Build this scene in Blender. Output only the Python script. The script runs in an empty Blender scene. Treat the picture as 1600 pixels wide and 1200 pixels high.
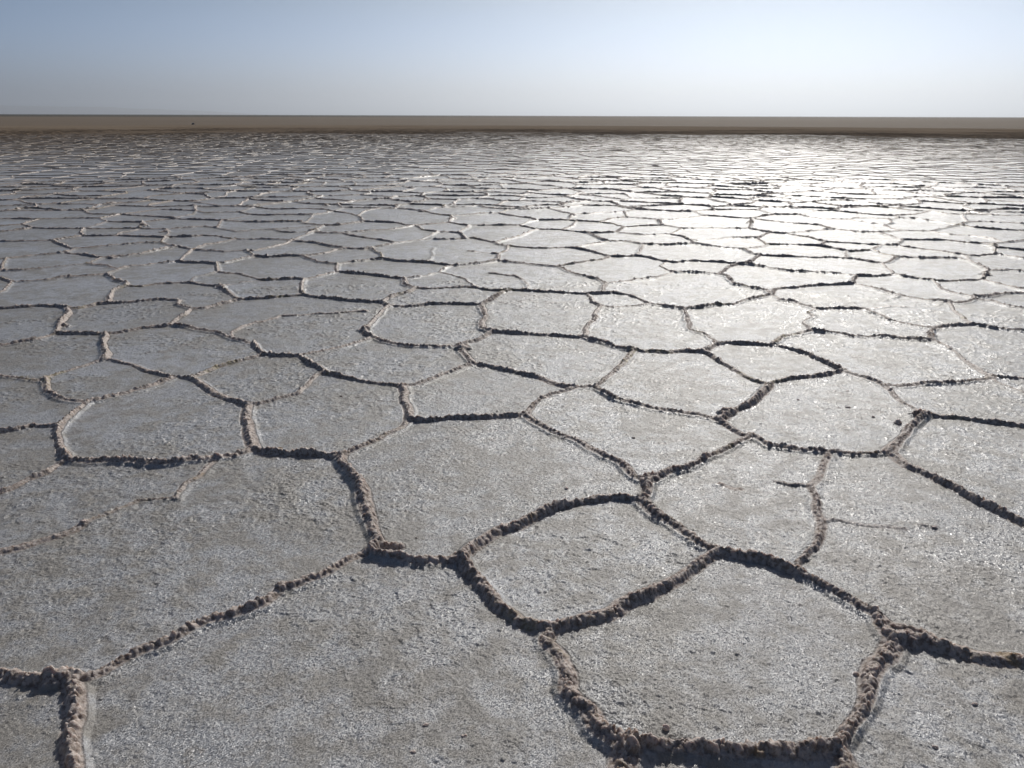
import bpy, math, random
import numpy as np
from mathutils import Vector, Matrix
from mathutils.geometry import delaunay_2d_cdt

random.seed(7)
RNG = np.random.default_rng(11)
scene = bpy.context.scene
COL = scene.collection

# ------------------------------------------------------------------ camera
CAM_H = 1.5
FOC = 1244.0                     # focal length in photo pixels (1600 wide)
PITCH = math.atan(419.5 / FOC)
ROLL = math.radians(0.18)
_r = Vector((1, 0, 0)); _u = Vector((0, math.sin(PITCH), math.cos(PITCH))); _f = Vector((0, math.cos(PITCH), -math.sin(PITCH)))
RIGHT = _r * math.cos(ROLL) + _u * math.sin(ROLL)
UP = -_r * math.sin(ROLL) + _u * math.cos(ROLL)
FWD = _f

def ground(px, py):
    d = FWD + RIGHT * ((px - 800) / FOC) + UP * ((600 - py) / FOC)
    t = CAM_H / -d.z
    return (d.x * t, d.y * t)

def to_px(x, y, z=0.0):
    v = Vector((x, y, z - CAM_H))
    k = v.dot(FWD)
    if k <= 0.01:
        return None
    return (800 + FOC * v.dot(RIGHT) / k, 600 - FOC * v.dot(UP) / k)

cam_data = bpy.data.cameras.new("camera")
cam = bpy.data.objects.new("camera", cam_data)
COL.objects.link(cam)
cam_data.sensor_fit = 'HORIZONTAL'
cam_data.sensor_width = 36.0
cam_data.lens = 36.0 * FOC / 1600.0
cam_data.clip_start = 0.05
cam_data.clip_end = 200000.0
M = Matrix.Identity(4)
for i in range(3):
    M[i][0] = RIGHT[i]; M[i][1] = UP[i]; M[i][2] = -FWD[i]
M[0][3] = 0; M[1][3] = 0; M[2][3] = CAM_H
cam.matrix_world = M
scene.camera = cam

# ------------------------------------------------------------------ noise
def _hash(ix, iy, seed):
    h = (ix.astype(np.uint32) * np.uint32(374761393)) ^ (iy.astype(np.uint32) * np.uint32(668265263)) ^ np.uint32((seed * 2246822519) & 0xffffffff)
    h = (h ^ (h >> np.uint32(13))) * np.uint32(1274126177)
    h = (h ^ (h >> np.uint32(16))) * np.uint32(2654435769)
    h = h ^ (h >> np.uint32(15))
    return h.astype(np.float64) / 4294967295.0

def vnoise(x, y, seed=0):
    xf = np.floor(x); yf = np.floor(y)
    ix = xf.astype(np.int64); iy = yf.astype(np.int64)
    fx = x - xf; fy = y - yf
    fx = fx * fx * fx * (fx * (fx * 6 - 15) + 10); fy = fy * fy * fy * (fy * (fy * 6 - 15) + 10)
    a = _hash(ix, iy, seed); b = _hash(ix + 1, iy, seed); c = _hash(ix, iy + 1, seed); d = _hash(ix + 1, iy + 1, seed)
    return (a * (1 - fx) + b * fx) * (1 - fy) + (c * (1 - fx) + d * fx) * fy

def fbm(x, y, seed=0, octv=4, gain=0.5):
    s = 0; a = 1.0; t = 0
    for o in range(octv):
        ca, sa = math.cos(0.7 * o + 0.4), math.sin(0.7 * o + 0.4)
        s = s + a * vnoise(x * ca - y * sa + 17.3 * o, x * sa + y * ca - 9.1 * o, seed + o * 13)
        t += a; a *= gain; x = x * 2.03; y = y * 2.03
    return s / t

# ------------------------------------------------------------------ objects
def link(name, me, parent=None, loc=(0, 0, 0), mat=None):
    o = bpy.data.objects.new(name, me)
    COL.objects.link(o)
    o.location = loc
    if parent:
        o.parent = parent
    if mat and me:
        me.materials.append(mat)
    return o

def mesh_np(name, co, faces_flat, starts, smooth=True, attrs=None):
    me = bpy.data.meshes.new(name)
    me.vertices.add(len(co)); me.vertices.foreach_set("co", np.ascontiguousarray(co, dtype=np.float32).ravel())
    me.loops.add(len(faces_flat)); me.loops.foreach_set("vertex_index", np.ascontiguousarray(faces_flat, dtype=np.int32))
    me.polygons.add(len(starts)); me.polygons.foreach_set("loop_start", np.ascontiguousarray(starts, dtype=np.int32))
    me.update(calc_edges=True)
    me.polygons.foreach_set("use_smooth", np.full(len(starts), smooth, dtype=bool))
    for k, v in (attrs or {}).items():
        at = me.attributes.new(k, 'FLOAT', 'POINT')
        at.data.foreach_set("value", np.ascontiguousarray(v, dtype=np.float32))
    me.validate()
    return me

def tag(o, label=None, cat=None, group=None, kind=None):
    if label: o["label"] = label
    if cat: o["category"] = cat
    if group: o["group"] = group
    if kind: o["kind"] = kind
    return o
TRACE = """
# junctions
J1 118,1062
J2 576,867
J3 722,878
J4 861,985
J5 983,1167
J6 1305,1172
J7 1395,1004
J8 1120,868
J9 1247,900
J10 1371,967
J11 1004,786
J12 820,651
J13 1012,757
J14 1172,685
J15 1124,660
J16 1390,709
J17 1447,653
J18 1377,602
J19 1317,581
J20 1118,540
J21 1547,591
J22 1457,534
J23 1200,604
J24 1100,551
J25 990,550
J26 928,607
J27 738,571
J28 640,659
J29 533,714
J30 628,605
J31 720,542
J32 771,521
J33 914,529
J34 582,529
J35 466,558
J36 411,556
J38 398,705
J39 105,722
J40 388,637
J41 297,592
J42 270,593
J43 140,631
J44 95,666
J45 167,563
J46 166,524
J47 73,592
J48 398,538
J49 264,511
J50 106,483
J51 88,525
J52 171,475
J53 280,472
J54 299,484
J55 373,470
J56 472,463
J57 597,474
J58 606,480
J59 649,451
J60 753,478
J61 798,455
J62 920,461
J63 940,480
J64 1016,477
J65 1069,485
J66 1204,462
J67 1052,427
J68 1333,445
J69 1349,484
J71 1457,514
J72 1520,509
J73 1483,473
J74 1524,469
J75 1521,465
J76 1456,439
J77 1337,432
J78 1396,430
J79 1537,438
J80 1542,423
J81 1400,403
J82 1380,413
J83 1280,404
J84 1156,414
J85 1187,400
J86 1161,390
J87 1043,411
J88 994,401
J89 947,444
J90 868,418
J91 777,409
J92 953,402
J93 706,417
J94 600,406
J95 632,437
J96 527,427
J97 526,414
J98 475,438
J99 408,439
J100 340,426
J101 340,448
J102 196,449
J103 166,430
J104 18,442
J105 187,421
J106 137,413
J107 278,410
J108 337,413
J109 400,402
J110 474,401
J111 156,404
J112 279,387
J113 102,396
J114 10,405
J115 115,390
J116 82,377
J117 252,380
J118 301,391
J119 366,375
J120 385,393
J121 458,376
J122 540,389
J123 581,388
J125 726,374
J126 774,380
J127 794,385
J128 892,388
J129 949,378
J130 1006,383
J131 1087,382
J132 1200,383
J133 131,370
J134 258,372
J135 131,358
J136 51,357
J137 36,351
J138 61,343
J139 155,342
J140 167,347
J141 220,358
J142 221,348
J143 279,343
J144 189,336
J145 338,357
J146 306,330
J147 272,341
J148 304,322
J149 374,332
J150 179,322
J151 131,330
J155 398,324
J156 521,331
J157 528,321
J158 594,326
J159 661,330
J160 748,322
J161 794,328
J162 858,326
J163 908,321
J164 992,328
J165 1082,331
J166 1184,329
J167 1194,322
J168 1276,330
J169 1304,330
J170 1360,323
J171 1450,331
J172 1502,336
J173 391,336
J174 346,345
J175 440,336
J176 560,338
J177 570,347
J178 506,354
J179 488,363
J180 533,365
J181 617,381
J182 650,353
J183 702,348
J184 684,363
J185 715,364
J186 733,353
J187 811,353
J188 838,359
J189 920,365
J190 840,345
J191 902,346
J192 780,334
J193 705,338
J194 896,335
J195 976,332
J196 979,340
J197 1031,344
J198 1103,338
J199 1174,342
J200 1210,336
J201 1249,337
J202 1171,358
J203 1034,353
J204 975,356
J205 962,364
J206 1047,367
J207 1080,377
J208 1183,373
J209 1067,358
J210 1204,364
J211 1229,366
J212 1367,364
J213 1409,376
J214 1456,362
J215 1538,382
J216 1554,388
J217 1553,398
J218 1508,400
J219 1399,384
J220 1360,392
J221 1324,393
J223 1325,344
J224 1382,353
J225 1396,338
J226 1404,341
J227 1498,352
J230 1274,484
# polylines
1.2 -40,1062 0,1063 50,1065 95,1070 J1
1.1 J1 123,1090 120,1130 115,1165 112,1200 108,1240
.9 J1 140,1063 163,1057 200,1034 240,1014 280,997 300,984 333,970 367,960 407,947 423,935 443,924 467,918 493,907 520,895 550,876 J2
1.1 J2 600,873 633,878 663,881 693,881 J3
1.1 J3 733,900 750,917 766,934 783,956 810,973 830,981 J4
1.1 J4 852,1006 873,1027 884,1053 887,1083 900,1100 923,1117 934,1140 960,1160 J5
1.3 J5 1010,1166 1067,1172 1133,1178 1200,1181 1253,1177 J6
1.2 J5 974,1190 965,1240
1.0 J6 1314,1155 1323,1137 1333,1117 1353,1090 1363,1060 1373,1040 1387,1018 J7
.9 J6 1318,1190 1330,1240
1.0 J7 1417,1008 1440,1009 1467,1017 1500,1027 1533,1032 1577,1034 1600,1040 1655,1052
1.0 J8 1090,853 1067,832 1046,819 1026,806 J11
1.05 J8 1150,871 1187,879 1227,892 J9
.9 J9 1273,910 1300,924 1333,943 1357,958 J10
1.0 J10 1377,984 J7
.7 J10 1400,982 1420,985 1443,995 1467,1017
.9 J4 883,976 916,969 950,962 976,948 1016,935 1043,914 1067,901 1087,888 1104,876 J8
.9 J11 966,782 933,785 900,788 866,797 833,811 813,823 790,829 766,843 742,860 J3
1.0 J11 J13
.9 J13 993,747 970,727 933,710 900,691 866,680 836,663 J12
.9 J13 1030,748 1045,739 1067,736 1094,725 1117,713 1134,703 1154,693 J14
.9 J15 1144,674 1155,682 J14
1.0 J14 1200,699 1234,704 1280,708 1334,711 1365,711 J16
1.1 J16 1396,700 1407,687 1420,673 1434,660 J17
.8 J17 1500,656 1534,661 1567,664 1600,669 1655,677
.8 J17 1429,643 1414,633 1400,622 1387,610 J18
.9 J18 1360,595 1334,588 J19
.9 J19 1300,575 1280,565 1267,557 1240,548 1214,542 1180,540 1134,538 J20
.9 J18 1400,604 1434,602 1467,601 1500,600 1534,595 J21
.8 J21 1567,592 1600,594 1655,596
.5 J21 1552,600 1574,607 1600,617 1655,634
.8 J21 1530,582 1510,570 1497,555 1477,543 J22
.8 J19 1305,583 1280,588 1247,592 1227,595 1210,600 J23
.8 J23 1180,597 1160,587 1134,572 1114,560 J24
.8 J24 J20
.9 J23 1196,617 1177,630 1154,642 1135,651 J15
.9 J24 1066,551 1033,552 J25
.9 J15 1094,651 1066,648 1033,642 1000,635 966,627 946,616 J26
.9 J26 900,606 883,612 856,620 843,628 830,638 J12
.8 J26 940,598 956,587 970,573 983,557 J25
.9 J27 766,575 800,582 833,590 866,600 893,606
.9 J12 800,652 766,654 733,656 693,658 666,659 J28
.9 J28 626,671 600,683 576,694 550,707 J29
1.0 J28 640,647 633,630 630,613 J30
.8 J30 650,603 673,597 693,588 716,580 J27
1.0 J27 733,563 725,553 J31
.8 J31 740,535 760,526 J32
.9 J32 800,522 833,524 866,526 900,529 J33
.9 J33 943,538 966,546 J25
.8 J31 700,544 666,544 633,542 600,535 J34
.7 J34 563,535 533,545 500,552 J35
.9 J35 433,558 J36
.8 J30 600,603 566,599 533,590 510,585 493,575 J35
.48 J40 400,635 433,627 467,617 480,601 497,588 510,585
.9 J38 420,710 447,714 500,714 517,717 J29
1.2 J29 538,730 550,747 563,763 567,783 573,800 580,820 587,840 593,854 J2
.7 593,854 610,855 627,857
1.0 J38 367,714 333,720 300,721 267,726 233,728 200,724 167,724 140,726 J39
1.0 J38 393,690 387,673 387,653 J40
.9 J40 367,630 350,623 333,615 313,603 J41
.8 J41 J42
.8 J42 233,607 200,617 167,625 J43
.8 J43 128,640 110,652 J44
.8 J42 253,588 233,583 207,573 183,567 J45
1.0 J45 168,550 165,537 J46
.6 J45 133,573 100,583 J47
.8 J47 60,597 33,592 0,588 -40,588
.7 J47 70,603 77,615 93,625 117,629 J43
.9 J44 73,668 50,668 27,673 0,678 -40,686
1.1 J44 88,680 92,697 99,710 J39
.8 J39 90,731 73,741 53,749 33,759 17,767 0,773 -40,785
.7 J41 333,578 367,568 400,558 J36
.9 J36 404,547 J48
.8 J48 367,532 350,524 317,516 283,511 J49
.8 J49 217,516 183,522 J46
.8 J46 150,524 117,523 J51
.8 J51 60,533 0,542 -40,552
.5 367,532 364,521 380,513 396,508 410,505 430,499 436,495 456,495 480,494 500,492 520,491 550,489 574,488
.5 337,722 327,731 313,747 290,760 277,777
.52 277,777 275,783 253,783 217,786 190,797 160,810 133,822
.6 133,822 117,832 90,842 67,848 43,855 0,863 -40,872
.6 J9 1242,884 1254,873 1270,857 1279,840 1279,820 1276,795 1273,777
.45 1273,777 1267,763 1280,753 1287,737 1293,720 1288,708
.26 1279,818 1297,813 1327,820 1354,825 1384,827 1417,830
.2 1437,823 1460,826
.3 1210,757 1234,762 1267,763
.45 1126,758 1150,766 1158,766
.9 J16 1420,731 1450,744 1470,757 1494,767 1520,783 1547,794 1574,808 1600,823 1660,852
1.0 J51 94,511 101,500 108,491 J50
.9 J50 90,480 76,480 56,480 36,481 0,483 -40,484
.8 J50 120,484 140,480 152,477 J52
.8 J52 200,474 220,472 248,469 J53
.6 J53 279,478 J54
.7 J54 288,494 274,504 J49
.8 J54 320,483 340,478 360,473 J55
.8 J55 400,468 420,467 440,465 J56
.8 J56 494,466 520,468 550,472 580,474 J57
.9 J57 J58
.9 J58 592,492 584,502 576,510 569,516 574,524 J34
.8 J57 604,468 620,462 640,457 J59
.7 J58 640,481 670,477 700,476 730,477 J60
.9 J60 755,488 760,496 752,506 755,516 J32
.8 J60 764,472 776,464 786,458 J61
.8 J59 664,453 690,452 710,451 730,450 744,451 764,455 784,456 J61
.8 J61 826,456 850,457 880,459 900,460 J62
.8 J62 940,460 960,459 980,462 1000,469 J64
.8 J64 1040,481 J65
.7 J62 921,467 927,474 J63
.7 J63 960,482 980,480 1000,479 J64
.8 J63 930,491 930,500 918,509 914,520 J33
.8 J65 1084,483 1120,478 1144,478 1160,472 1180,468 J66
.7 J65 1074,495 1076,510 1080,518 1100,524 1119,533 J20
.9 J66 1198,456 1180,452 1148,446 1140,438 1138,434 1120,430 1100,428 1072,427 J67
.8 J66 1209,454 1220,452 1240,451 1260,449 1280,447 1310,446 J68
.8 J66 1220,471 1240,473 1260,479 J230
.8 J230 1316,483 J69
.5 J230 1261,489 1272,496 1260,502 1254,507 1262,513 1268,519
.8 1204,541 1216,533 1226,526 1244,523 1268,519 1280,520 1300,521 1330,527 1360,528 1380,527 1408,531 1436,533 J22
.8 J22 1452,524 J71
.8 J71 1440,512 1420,508 1392,503 1376,496 1360,490 J69
.8 J71 1466,512 1490,511 J72
.8 J72 1540,512 1560,516 1600,519 1655,523
.7 J72 1510,503 1502,496 1490,486 J73
.8 J73 1450,470 1420,466 1400,462 1376,455 1356,449 J68
.8 J73 1494,474 1506,473 J74
.7 J74 1550,472 1570,478 1600,484 1655,492
.7 J74 J75
.7 J75 1506,462 1492,460 1472,454 1466,448 J76
.8 J75 1540,465 1564,460 1600,459 1655,457
.5 J69 1366,483 1388,480 1416,482
.25 1416,482 1450,487 1484,489
.3 1378,473 1390,468 1404,464
.8 J68 1334,438 J77
.8 J77 1370,433 J78
.8 J78 1420,434 J76
.8 J76 1480,440 1506,439 J79
.7 J79 1550,442 1570,447 1600,455 1655,468
.7 J79 1540,428 J80
.8 J80 1570,423 1600,426 1655,429
.8 J80 1530,416 1516,409 1500,405 1470,404 1440,405 J81
.7 J81 1388,411 J82
.8 J82 1360,410 1330,405 1300,403 J83
.7 J82 1388,422 J78
.8 J77 1320,430 1300,428 1280,427 1230,425 1210,421 1180,416 J84
.7 J84 1140,418 1122,430
.7 J84 1172,410 1180,405 J85
.8 J85 1210,401 1240,402 J83
.7 J85 1178,398 1168,394 J86
.7 J84 1136,412 1110,410 1084,409 1060,411 J87
.8 J87 1020,406 1010,403 J88
.8 J88 980,402 J92
.6 J87 1030,417 1044,424 J67
.7 J67 1026,435 996,438 980,441 960,443 J89
.8 J89 936,438 920,434 896,429 880,421 J90
.8 J90 840,416 820,413 800,411 J91
.7 J89 942,451 940,460
.7 J90 880,416 900,412 920,409 940,407 J92
.8 J91 750,413 730,415 J93
.8 J93 680,413 660,411 640,410 620,409 J94
.7 J93 696,419 686,427 660,433 J95
.5 686,427 708,431 724,437 736,445 742,451
.8 J95 600,433 570,430 550,428 J96
.9 J95 633,446 J59
.8 J96 524,421 J97
.7 J96 510,430 490,435 J98
.8 J98 472,444 472,454 J56
.8 J98 460,437 440,438 420,439 J99
.7 J99 396,435 376,430 360,428 J100
.45 J99 380,442 360,446 J101
.8 J101 350,454 360,462 J55
.7 J101 320,446 296,443 280,443 250,445 220,449 J102
.35 294,443 304,434 320,430 J100
.8 J102 180,454 174,462 J52
.8 J102 200,444 180,440 J103
.7 J103 130,433 100,435 70,439 40,441 J104
.7 J103 176,425 J105
.8 J104 0,436 -40,434
.8 J104 6,454 0,458 -40,470
.7 J105 170,416 152,415 J106
.6 J106 110,416 80,419 40,423 2,424 -40,426
.8 J105 200,418 220,416 240,413 J107
.8 J107 290,411 320,412 J108
.8 J108 J100
.7 J108 350,412 364,409 380,405 J109
.8 J109 420,403 448,401 J110
.8 J110 484,406 500,411 J97
.7 J97 560,409 580,407 J94
.6 J106 J111
.7 J111 200,401 220,398 240,393 260,389 J112
.7 J111 136,400 120,398 J113
.7 J113 80,398 50,400 J114
.7 J114 -40,406
.7 J114 4,418 2,424
.7 J113 J115
.8 J115 107,387 88,381 J116
.7 J115 160,386 200,383 230,380 J117
.8 J117 264,384 J112
.8 J112 290,389 J118
.7 J118 320,384 340,381 J119
.7 J118 320,393 350,394 J120
.7 J120 J109
.7 J120 396,393 416,389 432,385 448,381 J121
.6 J118 290,400 J107
.8 J121 464,378 480,379 500,382 516,386 J122
.8 J122 570,390 J123
.7 J123 600,385 J181
.7 J122 530,391 510,396 492,399 J110
.8 J123 584,392 596,399 J94
.7 J181 640,378 670,375 700,375 J125
.8 J125 738,373 760,377 J126
.8 J126 778,383 J127
.8 J127 810,387 840,389 880,388 J128
.8 J128 910,391 930,396 J92
.8 J127 792,392 780,398 J91
.4 780,398 760,396 732,393
.7 J128 904,386 920,383 936,381 J129
.25 678,388 674,394 676,400 668,410
.4 764,428 792,431 806,432 816,438
.3 816,438 826,448 822,455
.6 J88 J130
.8 J130 1040,384 J131
.8 J131 1110,385 1130,388 J86
.7 J86 1190,387 J132
.7 J132 1240,383 1280,385 1296,388 J221
.8 J130 984,379 960,378 J129
.7 J116 60,378 20,378 -40,378
.7 J116 110,373 J133
.7 J133 180,369 200,370 240,371 J134
.8 J134 J117
.7 J134 290,371 320,369 340,370 J119
.8 J133 125,365 J135
.7 J135 104,358 80,358 J136
.7 J136 20,361 -40,366
.7 J136 J137
.6 J137 0,354 -40,356
.7 J137 J138
.7 J138 0,342.5 -40,342
.7 J138 100,342 J139
.6 J135 150,353 J140
.7 J135 160,358 200,357.6 J141
.4 181,369 188,365 210,361 J141
.7 J140 190,347.6 J142
.7 J142 260,344 J143
.7 J143 320,344.4 J174
.7 J139 J140
.7 J139 170,340 J144
.8 J142 J141
.7 J141 260,359 290,357 320,354.5 J145
.5 J134 262,366 260,359
.7 J144 140,335 J151
.6 J144 210,333 230,330 250,328 280,329 J146
.7 J144 230,338.5 J147
.6 J147 300,336 J146
.6 J147 J143
.8 J146 J148
.7 J146 320,333.5 J149
.7 J148 244,324 210,323 J150
.7 J150 J151
.6 J151 100,329 70,330 20,330 -40,332
.7 J148 320,324 360,323 J155
.6 J149 J155
.7 J149 J173
.5 J173 372,341 J174
.7 J173 420,337 J175
.7 J175 490,336.5 J156
.7 J155 420,327 440,327.6 480,326.4 510,328 J156
.7 J155 430,319 458,316 480,319 J157
.7 J157 536,325 560,325 J158
.5 J156 536,325
.7 J158 620,326 640,328 J159
.7 J156 540,333 J176
.8 J176 J177
.6 J176 570,331 J158
.7 J177 530,352 J178
.8 J178 478,350 468,347 460,347 420,348 390,348 J174
.7 J174 J145
.5 J145 370,363 400,360 428,359 460,357 J178
.4 428,359 440,363 460,364 J179
.4 490,336.5 478,349
.8 J178 J179
.7 J179 506,365 J180
.7 J179 464,373 J121
.7 J119 410,375 J121
.7 J180 580,361.6 610,359.6 J182
.7 J180 548,369 580,373.6 610,378.4 J181
.8 J177 590,347.6 620,349 632,352 J182
.7 J182 680,350 J183
.7 J182 660,360 J184
.7 J184 J185
.5 J184 666,371 655,377
.7 J185 730,357 J186
.8 J185 722,369 J125
.7 J183 720,351.6 J186
.7 J186 760,353 J187
.8 J187 J188
.7 J188 824,365 814,370 790,375.6 J126
.7 J188 876,360 900,363 J189
.7 J189 940,365 J205
.8 J189 940,375 J129
.6 J187 824,348 J190
.7 J190 880,344.5 J191
.7 J191 930,347 960,351 J204
.6 J191 892,355 876,360
.7 J190 830,341.6 810,339 790,336.4 J192
.7 J192 760,334 740,335.6 720,337 J193
.7 J193 684,336 J159
.8 J193 J183
.6 J192 J161
.6 J159 680,326 700,324.6 730,323.6 J160
.8 J160 760,325 J161
.8 J161 820,327.6 J162
.7 J162 880,325 J163
.7 J163 930,322 960,322 J164
.7 J164 1030,329.6 1060,331.6 J165
.7 J165 1110,329 1150,328 J166
.7 J166 J167
.7 J167 1220,325 1250,327 J168
.7 J168 J169
.7 J169 1312,325 1330,325 J170
.7 J170 1390,325.6 1420,329 J171
.7 J171 1480,335 J172
.7 J172 1534,336 1570,337.6 1600,337 1655,337
.8 J162 880,332 J194
.7 J194 920,335 940,333 J195
.6 J194 889,344
.7 J195 J164
.7 J195 J196
.7 J196 960,341.6 940,347
.7 J196 1000,341.6 J197
.7 J197 1050,343.6 1080,341 J198
.7 J198 1120,338.6 1150,341 J199
.7 J198 J165
.7 J199 1190,339 J200
.7 J200 1240,336 J201
.7 J201 1280,343 J223
.5 J201 J168
.6 J200 J166
.7 J199 1220,348 1280,352.5 1302,359
.8 J199 J202
.7 J202 1204,364
.8 J197 J203
.7 J203 1000,354 J204
.7 J204 J205
.7 J205 980,365.6 1004,367.6 J206
.7 J206 1064,370 J207
.8 J207 J131
.7 J207 1100,376 1140,373 J208
.7 J208 1190,378 J132
.8 J203 1044,354 J209
.8 J209 1110,358 1160,358.5 J202
.6 J209 J206
.7 J210 J208
.7 J210 J211
.7 J211 1260,362.4 1280,360.4 1302,359
.7 J211 1260,371 1280,376 1290,379
.7 1302,359 1320,361 1340,363.6 J212
.7 J212 1390,369.6 J213
.7 J212 1392,362.4 1408,361 J214
.7 J213 1440,376 1480,376 1510,380 J215
.7 J215 1570,380 1600,377 1655,376
.7 J215 J216
.7 J216 1570,389 1600,392 1655,394
.7 J216 J217
.7 J217 1530,401 J218
.7 J218 1470,393 1440,390 1420,387 J219
.7 J219 J213
.7 J217 1570,400 1600,405 1655,408
.5 J218 1516,409
.7 J219 1376,384 J220
.7 J220 1330,394 J221
.5 J221 1319,404
.7 J220 1376,397 J81
.7 1280,385 1290,379 1330,381 1376,384
.6 J223 1334,342 1360,341.6 1388,343.5 J226
.6 1388,343.5 1395,349 J224
.6 J223 1360,350 J224
.6 J224 1392,358 1408,361
.7 J169 1330,333 1360,335.6 J225
.7 J225 1430,335.6 J171
.7 J225 J226
.7 J226 1430,342.4 1470,348 J227
.7 J227 1512,347.5 1530,347 1560,348 1600,350 1655,351
.8 J227 1520,356 1550,359 1600,361 1655,363
.7 J227 1480,356 J214
.6 J214 1480,367 1520,369 1550,374 1570,380
.5 J172 1508,343 1512,347.5
"""
# ------------------------------------------------------------------ the ridge network
def parse(txt):
    J = {}; L = []
    for ln in txt.strip().splitlines():
        if ln.startswith('#') or not ln.strip():
            continue
        t = ln.split()
        if t[0][0] == 'J':
            x, y = t[1].split(','); J[t[0]] = (float(x), float(y))
        else:
            pts = [J[k] if k[0] == 'J' else tuple(float(q) for q in k.split(',')) for k in t[1:]]
            L.append([float(t[0]), pts])
    return J, L

J, LINES = parse(TRACE)

# side borders of the traced field: a zigzag ridge just outside the picture
def side_chain(pts, sgn):
    pts = sorted(set(pts), key=lambda p: p[1])
    out = []
    for a, b in zip(pts, pts[1:]):
        out.append(a)
        out.append(((a[0] + b[0]) / 2 + sgn * (8 + (a[1] + b[1] - 600) / 2 * random.uniform(0.03, 0.16)), (a[1] + b[1]) / 2))
    out.append(pts[-1])
    return out
endsL = [p for s, l in LINES for p in (l[0], l[-1]) if p[0] <= -39]
endsR = [p for s, l in LINES for p in (l[0], l[-1]) if p[0] >= 1650]
chL = side_chain(endsL, -1)
chR = side_chain(endsR, 1)
chB = [chL[-1], (-70, 1160), (-30, 1235), (108, 1240), (400, 1262), (600, 1250), (965, 1240), (1150, 1265), (1330, 1240), (1520, 1262), (1680, 1225), (1690, 1130), chR[-1]]
topk = "J151 J150 J148 J155 430,319 458,316 480,319 J157 536,325 560,325 J158 620,326 640,328 J159 680,326 700,324.6 730,323.6 J160 760,325 J161 820,327.6 J162 880,325 J163 930,322 960,322 J164 1030,329.6 1060,331.6 J165 1110,329 1150,328 J166 J167 1220,325 1250,327 J168 J169 1312,325 1330,325 J170 1390,325.6 1420,329 J171 1480,335 J172 1534,336 1570,337.6 1600,337"
chT = [(-40.0, 332.0), (0, 331), (20, 330), (70, 330), (100, 329)] + [J[k] if k[0] == 'J' else tuple(float(q) for q in k.split(',')) for k in topk.split()] + [(1655.0, 337.0)]
LINES.append([0.8, chL]); LINES.append([0.8, chR]); LINES.append([0.9, chB])
TPOLY = np.array([ground(*p) for p in chT + chR[1:] + chB[::-1][1:] + chL[::-1][1:-1]])

# snap loose ends onto their neighbours (in picture units, rows count more)
def near_seg(p, a, b):
    wy = 2.0
    ax, ay, bx, by, px, py = a[0], a[1] * wy, b[0], b[1] * wy, p[0], p[1] * wy
    dx, dy = bx - ax, by - ay
    L2 = dx * dx + dy * dy
    t = 0 if L2 == 0 else max(0, min(1, ((px - ax) * dx + (py - ay) * dy) / L2))
    qx, qy = ax + t * dx, ay + t * dy
    return math.hypot(px - qx, py - qy), (qx, qy / wy)

allv = {}
for s, l in LINES:
    for p in l:
        k = (round(p[0], 2), round(p[1], 2)); allv[k] = allv.get(k, 0) + 1
for i, (s, l) in enumerate(LINES):
    for end in (0, -1):
        p = l[end]
        if allv[(round(p[0], 2), round(p[1], 2))] > 1:
            continue
        best = (1e9, None)
        for k, (s2, l2) in enumerate(LINES):
            if k == i:
                continue
            for a, b in zip(l2, l2[1:]):
                if min(a[0], b[0]) - 30 > p[0] or max(a[0], b[0]) + 30 < p[0] or abs(a[1] - p[1]) > 120:
                    continue
                d, q = near_seg(p, a, b)
                if d < best[0]:
                    best = (d, q)
        lim = 12 if s > 0.32 else 5
        if best[0] < lim:
            q = best[1]
            dx, dy = q[0] - p[0], q[1] - p[1]
            n = math.hypot(dx, dy) + 1e-6
            q = (q[0] + dx / n * 0.6, q[1] + dy / n * 0.4)
            if end == 0:
                l.insert(0, q)
            else:
                l.append(q)

def warp(P, near=True):
    x, y = P[:, 0], P[:, 1]
    a = 0.022
    w = 7.0
    dx = (vnoise(x * w, y * w, 3) - .5) * a + (vnoise(x * 21, y * 21, 5) - .5) * a * .55
    dy = (vnoise(x * w, y * w, 4) - .5) * a + (vnoise(x * 21, y * 21, 6) - .5) * a * .55
    return P + np.stack([dx, dy], 1)

def subdiv(P, step):
    out = [P[0]]
    for a, b in zip(P[:-1], P[1:]):
        n = max(1, int(math.ceil(np.linalg.norm(b - a) / step)))
        for k in range(1, n + 1):
            out.append(a + (b - a) * (k / n))
    return np.array(out)

POLYS = []                                   # (strength, Nx2 ground points)
for s, l in LINES:
    P = np.array([ground(*p) for p in l])
    POLYS.append((s, warp(subdiv(P, 0.06))))

def inside(poly, P):
    x, y = P[:, 0], P[:, 1]
    c = np.zeros(len(P), bool)
    n = len(poly)
    for i in range(n):
        x1, y1 = poly[i]; x2, y2 = poly[(i + 1) % n]
        if y1 == y2:
            continue
        m = ((y1 > y) != (y2 > y)) & (x < (x2 - x1) * (y - y1) / (y2 - y1) + x1)
        c ^= m
    return c

def ang_ok(P, a):
    return np.abs(np.arctan2(P[:, 0], P[:, 1])) < a

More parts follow.
